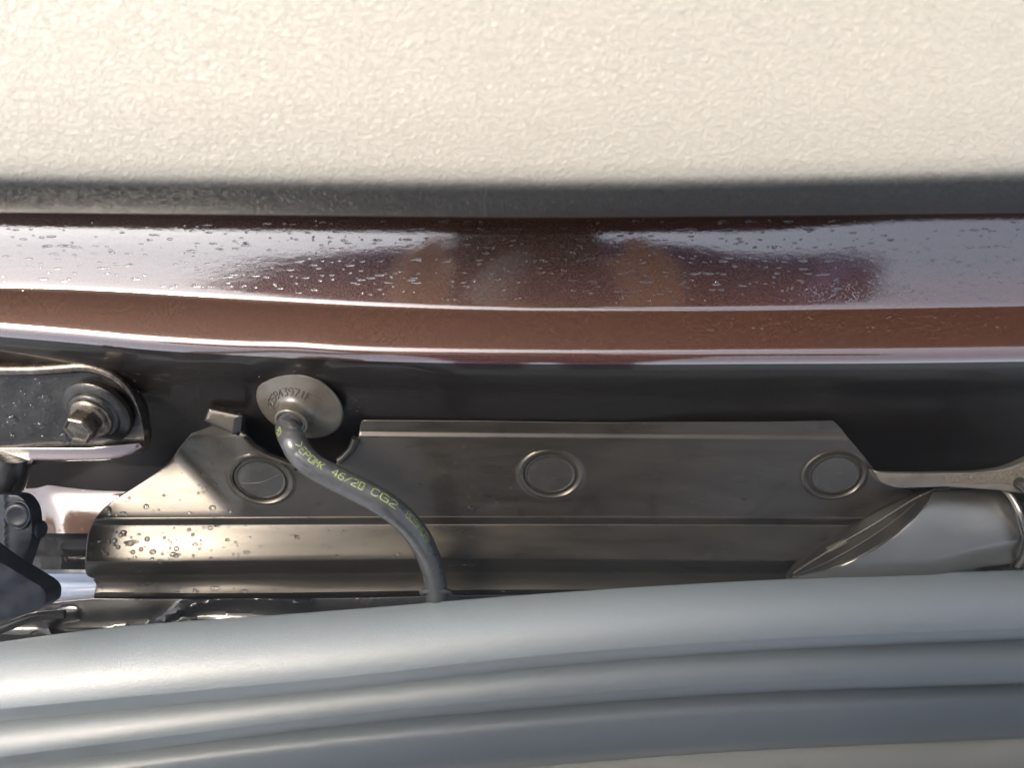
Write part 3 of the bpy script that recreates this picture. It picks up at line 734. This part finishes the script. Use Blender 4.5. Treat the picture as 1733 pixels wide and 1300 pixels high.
# raised figures round the neck of the grommet
gu = (gup - gax * gup.dot(gax)).normalized(); gw = gax.cross(gu)
st, L = strokes('2C5843971F', 5.4); v = []; f = []
v = []; f = []
def disc_h(r): return np.interp(r, [rr * .44, rr * .5, rr * .6, rr * .72, rr * .86, rr * .94], [6.0 * mm, 5.0 * mm, 3.8 * mm, 2.6 * mm, 1.5 * mm, .8 * mm])
def on_disc(x, y):
    r0 = rr * .52 + y * .00056; a = R(160) - x * .00056 / (rr * .60)
    return gc + gax * (float(disc_h(r0))) + (gu * math.cos(a) + gw * math.sin(a)) * r0
for s in st:
    for p0, p1 in zip(s[:-1], s[1:]):
        a, b = on_disc(*p0), on_disc(*p1); d = (b - a).normalized(); n = gax.cross(d).normalized() * .00019; h = gax * .0005; b0 = len(v)
        v += [a + n, a - n, b - n, b + n, a + n * .6 + h, a - n * .6 + h, b - n * .6 + h, b + n * .6 + h]
        f += [(b0 + 4, b0 + 5, b0 + 6, b0 + 7), (b0, b0 + 4, b0 + 7, b0 + 3), (b0 + 1, b0 + 2, b0 + 6, b0 + 5), (b0, b0 + 1, b0 + 5, b0 + 4), (b0 + 3, b0 + 7, b0 + 6, b0 + 2)]
mesh('raised_figures', v, f, 'rubber', gh, False)

# ================================================================== DUCT AT RIGHT
dt = thing('wrapped_duct', 'silver-grey wrapped duct with a slanting cut end and serrated seam at right', 'duct', W(1550, 900, .385))
# centre line runs right; the end is cut on a slant
dout = [(1345, 978), (1400, 966), (1440, 950), (1480, 929), (1515, 905), (1548, 874), (1570, 846), (1576, 829), (1640, 824), (1690, 820), (1702, 830), (1722, 870), (1733, 910), (1728, 940), (1712, 955), (1655, 962), (1620, 985), (1500, 1000), (1345, 1000)]
dsf = Surf([[(1300, 815), (1800, 815)], [(1300, 850), (1800, 850)], [(1300, 900), (1800, 905)], [(1300, 950), (1800, 945)], [(1300, 1010), (1800, 985)]],
           [(0, -70), (.5, -50), (1, -34), (2, -4), (3, 24), (3.6, 44), (4, 60)], .404, 0, 40, 1280, 1820)
def drel(P):
    # flattened flank of the slanting end, and the shallow dent below
    e0 = np.array((1345, 975.)); e1 = np.array((1600, 830.)); n = np.array((e1[1] - e0[1], -(e1[0] - e0[0]))); n /= np.linalg.norm(n)
    s = -((P - e0) @ n)                      # distance inside the slanting edge
    h = np.zeros(len(P))
    h -= .006 * sstep((P[:, 1] - 905 - (1733 - P[:, 0]) * .25) / 34) * sstep((P[:, 0] - 1560) / 90)
    h += .0003 * np.sin(P[:, 0] / 23 + P[:, 1] / 31)
    return h
sheet('duct_sleeve', dsf, rounded(dout, 6), 'duct', dt, (), None, 6, 4, drel, .012)
# dark folded hem receding from the cut edge, with its seam
HB = catmull([(1340, 979), (1400, 966), (1440, 950), (1480, 929), (1515, 905), (1548, 874), (1570, 846), (1580, 824)], 6)
class Hem(Surf):
    def __init__(s): pass
    def d(s, P):
        P = np.atleast_2d(np.array(P, float)); Q = np.array(HB); out = np.zeros(len(P))
        for i, p in enumerate(P):
            best = (1e9, None)
            for a_, b_ in zip(Q[:-1], Q[1:]):
                t = np.clip(((p - a_) @ (b_ - a_)) / ((b_ - a_) @ (b_ - a_)), 0, 1); q_ = a_ + t * (b_ - a_); e = np.linalg.norm(p - q_)
                if e < best[0]: best = (e, q_)
            out[i] = dsf.d([best[1]])[0] - float(drel(np.array([best[1]]))[0]) + best[0] * .00031 * 1.25 - .0012
        return out
hem = Hem()
hemo = [tuple(p) for p in HB] + [(1560, 830), (1530, 843), (1490, 862), (1450, 884), (1410, 908), (1376, 934), (1352, 958), (1341, 972)]
sheet('folded_hem', hem, hemo, 'duct_dark', dt, (), None, 5, 3, None, .006)
sm = catmull([(1344, 970), (1372, 952), (1420, 922), (1470, 893), (1510, 868), (1545, 846), (1570, 834)], 12)
pts = [W(p[0], p[1], float(hem.d([p])[0]) - (.0003 if i % 3 else .0009)) for i, p in enumerate(sm)]
pts += [W(1574 + i * 3.0, 830 - i * .22 - (0 if i % 3 else 2.0), float(dsf.d([(1574 + i * 3.0, 830 - i * .22)])[0]) - (.0006 if i % 3 else .0014)) for i in range(1, 40)]
tube('serrated_seam', pts, .0005, 'ledge', dt, 8)
tube('hem_lip', [W(p[0], p[1], float(hem.d([p])[0]) - .0002) for p in catmull([(1352, 972), (1400, 952), (1460, 918), (1510, 884), (1548, 852)], 8)], .0007, 'duct_dark', dt, 10)
sheet('stitched_tag', hem, rounded([(1398, 928), (1430, 912), (1436, 918), (1404, 935)], 1), 'ledge', dt, (), None, 4, 1, lambda P: np.full(len(P), .0006), .0005)
tube('end_ring', [W(*p) for p in catmull([(1692, 822, .392), (1712, 842, .386), (1728, 872, .382), (1737, 905, .384), (1736, 935, .388), (1722, 958, .395)], 8)], .0016, 'duct', dt, 16)
cuff = thing('rubber_cuff', 'dark ribbed rubber cuff clasping the duct at the right edge', 'cuff', W(1730, 850, .36))
tube('cuff_roll', [W(*p) for p in catmull([(1702, 824, .392), (1715, 817, .386), (1735, 822, .380), (1752, 850, .377), (1764, 900, .376), (1764, 950, .380)], 8)], [.0030] * 41, 'duct_dark', cuff, 20)
tube('cuff_roll', [W(*p) for p in catmull([(1728, 812, .392), (1745, 812, .386), (1765, 830, .380), (1785, 870, .377), (1790, 930, .376)], 8)], [.0032] * 33, 'duct_dark', cuff, 20)

# ================================================================== WATER
def drops(name, spots, label, cat, parent=None, seg=10, kind='stuff'):
    v = []; f = []
    for (p, n, r, el_, hh) in spots:
        u = Vector((1, 0, 0)); u = (u - n * u.dot(n)).normalized(); w = n.cross(u); b0 = len(v)
        rings = [(1.0, -.10), (.97, .30), (.80, .66), (.48, .90)]
        for (k, h) in rings:
            for i in range(seg):
                a = 2 * math.pi * i / seg; v.append(p + u * (math.cos(a) * r * k * el_) + w * (math.sin(a) * r * k) + n * (r * h * hh))
        v.append(p + n * r * hh)
        for j in range(3):
            for i in range(seg): i2 = (i + 1) % seg; f.append((b0 + j * seg + i, b0 + j * seg + i2, b0 + (j + 1) * seg + i2, b0 + (j + 1) * seg + i))
        for i in range(seg): f.append((b0 + 3 * seg + i, b0 + 3 * seg + (i + 1) % seg, b0 + 4 * seg))
        f.append(tuple(b0 + i for i in range(seg))[::-1])
    o = mesh(name, v, f, 'water', parent)
    return setp(o, label, cat, None, kind)
OUTL = outl
def spot_on(surf, px, py, rpx, rel=None, el_=1.0, hh=.7):
    d = float(surf.d([(px, py)])[0]) - (float(rel(np.array([(px, py)]))[0]) if rel else 0)
    return (W(px, py, d), surf.normal(px, py), rpx * d / F, el_, hh)
sp = []
cand = []
for _ in range(3200):
    x = random.uniform(150, 1500); y = random.uniform(745, 1005)
    dens = math.exp(-((x - 220) / 260) ** 2) if x > 220 else 1.0
    dens *= .35 + .65 * (y > 860)
    if x < 560 and y < 870: dens = max(dens * .6, .25 * (x < 400))
    if random.random() < dens * .55 + .015: cand.append((x, y))
ci = inside(np.array(cand), OUTL) & (dist_to(np.array(cand), OUTL) > 5)
for (x, y), k in zip(cand, ci):
    if not k or any(float(ep(np.array([(x, y)]), *q)[0]) < 1.15 for q in PLUGS): continue
    r = min(4.6, 1.1 + random.expovariate(.9)); sp.append(spot_on(cov, x, y, r, cov_relief, random.choice([1, 1, 1, 1.3, 1.9]), random.uniform(.5, .8)))
print('FINE', len(sp), len(cand), int(ci.sum()))
drops('fine_droplets', sp, 'fine water droplets scattered over the left of the plastic cover', 'water droplets')
sp = []
for _ in range(430):
    v_ = random.uniform(.30, .97); x = random.uniform(-40, 1780); y = body.py(x, v_)
    sp.append(spot_on(body, x, y, random.choice([1.2, 1.5, 1.8, 2.2]), body_relief, random.choice([1, 1.5, 2.5, 4.0]), random.uniform(.35, .5)))
for _ in range(420):   # rows of beads along the polishing lines
    k = random.choice([375, 388, 405, 418, 440, 462, 478]); x = random.uniform(-40, 1780)
    if x < 700 and random.random() < .3: continue
    sp.append(spot_on(body, x, k + random.gauss(0, 1.5) + (0 if x > 700 else (x - 700) * -.02), random.choice([1.2, 1.5, 2.0]), body_relief, random.choice([1.5, 2.5, 4.5]), .45))
for _ in range(230):
    x = random.gauss(1450, 70); y = 498 + random.gauss(0, 9) - abs(x - 1450) * .05
    if y < 512: sp.append(spot_on(body, x, y, random.uniform(.9, 1.8), body_relief, 1.2, .5))
for _ in range(60):
    x = random.uniform(1150, 1733); y = body.py(x, 2.1) + random.uniform(0, 26)
    sp.append(spot_on(body, x, y, random.uniform(.7, 1.6), body_relief, 1.8, .5))
drops('paint_beads', sp, 'fine rain beads in rows on the brown painted panel', 'water droplets')
sp = []
for _ in range(260):
    x = random.uniform(0, 720); y = random.uniform(628, 700)
    sp.append(spot_on(body, x, y, random.choice([.6, .8, 1.1, 1.8]), body_relief, 1.3, .5))
for _ in range(90):
    x = random.uniform(740, 1733); y = random.uniform(630, 700); sp.append(spot_on(body, x, y, random.uniform(.4, .9), body_relief, 1.3, .5))
drops('recess_beads', sp, 'tiny water beads on the dark lower face of the painted panel', 'water droplets')
sp = []
for _ in range(70):
    i = random.randrange(30, len(path) - 14); a = random.uniform(-1.2, 1.2); p = on_hose(cum[i], a * HR, 0); q = path[i]
    sp.append((p, (p - q).normalized(), random.uniform(.5, 1.0) * .00028, 1, .6))
drops('hose_specks', sp, 'tiny droplets speckled along the black hose', 'water droplets')
sp = []
for _ in range(150):
    x = random.uniform(0, 245); y = random.uniform(640, 752)
    if math.hypot(x - 160, y - 705) < 62: continue
    sp.append(spot_on(hp, x, y, random.choice([.8, 1.0, 1.4, 2.2, 3.0]), hrel, random.choice([1, 1.4, 2]), .4))
for x, y, r, e_ in ((75, 675, 6, 2.2), (66, 720, 5, 2.3), (73, 768, 12, 1.0), (20, 712, 9, 1.2), (110, 742, 9, 1.3)): sp.append(spot_on(hp, x, y, r, hrel, e_, .22))
drops('hinge_beads', sp, 'small water beads and flat puddles on the oily hinge arm', 'water droplets')
sp = []
for _ in range(120):
    x = random.uniform(45, 250); y = random.uniform(785, 900)
    sp.append(spot_on(inn, x, y, random.choice([.6, .8, 1.0, 1.6]), inrel, random.choice([1, 1.5]), .5))
drops('inner_beads', sp, 'tiny beads on the glossy inner metal left of the cover', 'water droplets')
BIG = [(222, 963, 7.5, 1.0, 'largest drop under the lower left ledge of the cover'), (243, 963, 5.5, 1.0, 'round drop just right of the largest one under the ledge'),
       (190, 960, 5.5, 1.1, 'flat drop just left of the largest one under the ledge'), (796, 861, 6.5, 1.0, 'bright round drop on the cover right of the hose bend'),
       (728, 855, 5.0, 1.15, 'double drop on the cover beside the printed end of the hose'), (760, 847, 3.6, 1.0, 'small drop above the bright round drop right of the hose'),
       (786, 815, 3.4, 1.0, 'small drop on the cover between hose and middle cap'), (676, 797, 3.6, 1.0, 'small drop on the cover above the hose print'),
       (523, 879, 6.0, 1.0, 'drop sitting on the step line left of the hose'), (675, 880, 6.0, 1.0, 'drop on the step line touching the hose'),
       (671, 956, 5.0, 1.0, 'drop on the lower ledge left of the hose foot'), (764, 958, 5.0, 1.0, 'drop on the lower ledge touching the hose foot'),
       (791, 957, 7.5, 1.4, 'wide drop on the lower ledge right of the hose foot'), (249, 913, 4.5, 1.0, 'dark-ringed drop alone on the cream-lit left end of the cover'),
       (220, 920, 5.0, 1.5, 'lengthwise drop low on the cream-lit left end of the cover'), (298, 941, 4.4, 1.0, 'ringed drop rightmost on the cream-lit left end of the cover')]
for (x, y, r, e_, lab) in BIG:
    drops('water_drop', [spot_on(cov, x, y, r, cov_relief, e_, .8)], lab, 'water drop', None, 28, None)['group'] = 'larger water drops on the cover'

# ================================================================== PHOTOGRAPHER (seen mirrored in the paint)
M['coat'] = simple('indigo_jacket', (.06, .05, .17), .8, 0, .3, 0, 60, .2, 0)
M['skin'] = simple('skin', (.50, .30, .22), .5, 0, .4, 0, 60, .1, 0)
M['phone'] = simple('phone_case', (.03, .03, .035), .3, 0, .5, 0, 60, .1, 0)
def skin_mesh(name, joints, edges, mat, parent, sub=2):
    base = Vector(); p = parent
    while p is not None: base += BASE.get(p, Vector()); p = p.parent
    me = bpy.data.meshes.new(name); me.from_pydata([tuple(Vector(j[:3]) - base) for j in joints], edges, []); me.update()
    o = bpy.data.objects.new(name, me); C.objects.link(o); o.parent = parent
    o.modifiers.new('skin', 'SKIN'); sv = me.skin_vertices[0].data
    for i, j in enumerate(joints): sv[i].radius = (j[3], j[4] if len(j) > 4 else j[3])
    sv[0].use_root = True
    o.modifiers.new('sub', 'SUBSURF').levels = sub; o.modifiers['sub'].render_levels = sub
    me.materials.append(M[mat]); return o
if PERSON:
    ph = thing('person', 'photographer in an indigo jacket leaning over the gap holding a phone, mirrored in the paint', 'person', (.05, -.62, -.9))
    # pelvis, spine, shoulders, arms towards the phone
    J = [(.05, -.95, -.02, .20, .14), (.05, -.72, .12, .21, .13), (.05, -.40, .20, .25, .12), (.05, -.16, .22, .22, .10), (.04, -.08, .26, .055, .055),
         (-.26, -.14, .20, .10), (-.40, -.13, .10, .075), (-.13, -.12, .04, .032),
         (.32, -.14, .20, .095), (.40, -.13, .10, .07), (.17, -.12, .04, .032),
         (-.05, -1.0, -.2, .09), (-.06, -1.0, -.6, .065), (-.07, -1.02, -1.0, .05), (.15, -1.0, -.2, .09), (.16, -1.0, -.6, .065), (.17, -1.02, -1.0, .05)]
    E = [(0, 1), (1, 2), (2, 3), (3, 4), (3, 5), (5, 6), (6, 7), (3, 8), (8, 9), (9, 10), (0, 11), (11, 12), (12, 13), (0, 14), (14, 15), (15, 16)]
    skin_mesh('jacket', J, E, 'coat', ph)
    skin_mesh('head', [(.04, -.09, .25, .05), (.04, -.04, .29, .062), (.04, .03, .32, .085, .075), (.04, .09, .36, .075, .07), (.04, .06, .25, .012)], [(0, 1), (1, 2), (2, 3), (2, 4)], 'skin', ph)
    for s, x0 in ((-1, -.13), (1, .17)):
        hx = x0 - s * .0
        Jh = [(hx, -.12, .04, .026, .02), (hx - s * .02, -.075, .03, .036, .016), (hx - s * .03, -.04, .025, .034, .014)]; Eh = [(0, 1), (1, 2)]
        for k in range(4):
            yb = -.045 + k * .018; b = len(Jh)
            Jh += [(hx - s * .045, yb + .01, .022, .009), (hx - s * .060, yb + .012, .010, .008), (hx - s * .052, yb + .012, -.004 + .01, .007)]
            Eh += [(2, b), (b, b + 1), (b + 1, b + 2)]
        b = len(Jh); Jh += [(hx - s * .035, -.055, .045, .011), (hx - s * .062, -.035, .040, .009), (hx - s * .075, -.02, .030, .008)]; Eh += [(1, b), (b, b + 1), (b + 1, b + 2)]
        skin_mesh('hand', Jh, Eh, 'skin', ph, 1)
    pn = thing('phone', 'dark phone held level above the gap', 'phone', (.01, 0, .012))
    bm = bmesh.new(); bmesh.ops.create_cube(bm, size=1); bmesh.ops.scale(bm, vec=(.15, .075, .008), verts=bm.verts); bmesh.ops.bevel(bm, geom=bm.edges[:], offset=.003, segments=3, affect='EDGES')
    me = bpy.data.meshes.new('phone_body'); bm.to_mesh(me); bm.free(); me.materials.append(M['phone'])
    o = bpy.data.objects.new('phone_body', me); C.objects.link(o); o.parent = pn

# ------------------------------------------------------------------ turn the whole bench into the world
for o in ROOTS:
    o.matrix_world = ROT @ Matrix.Translation(BASE.get(o, Vector((0, 0, 0))))
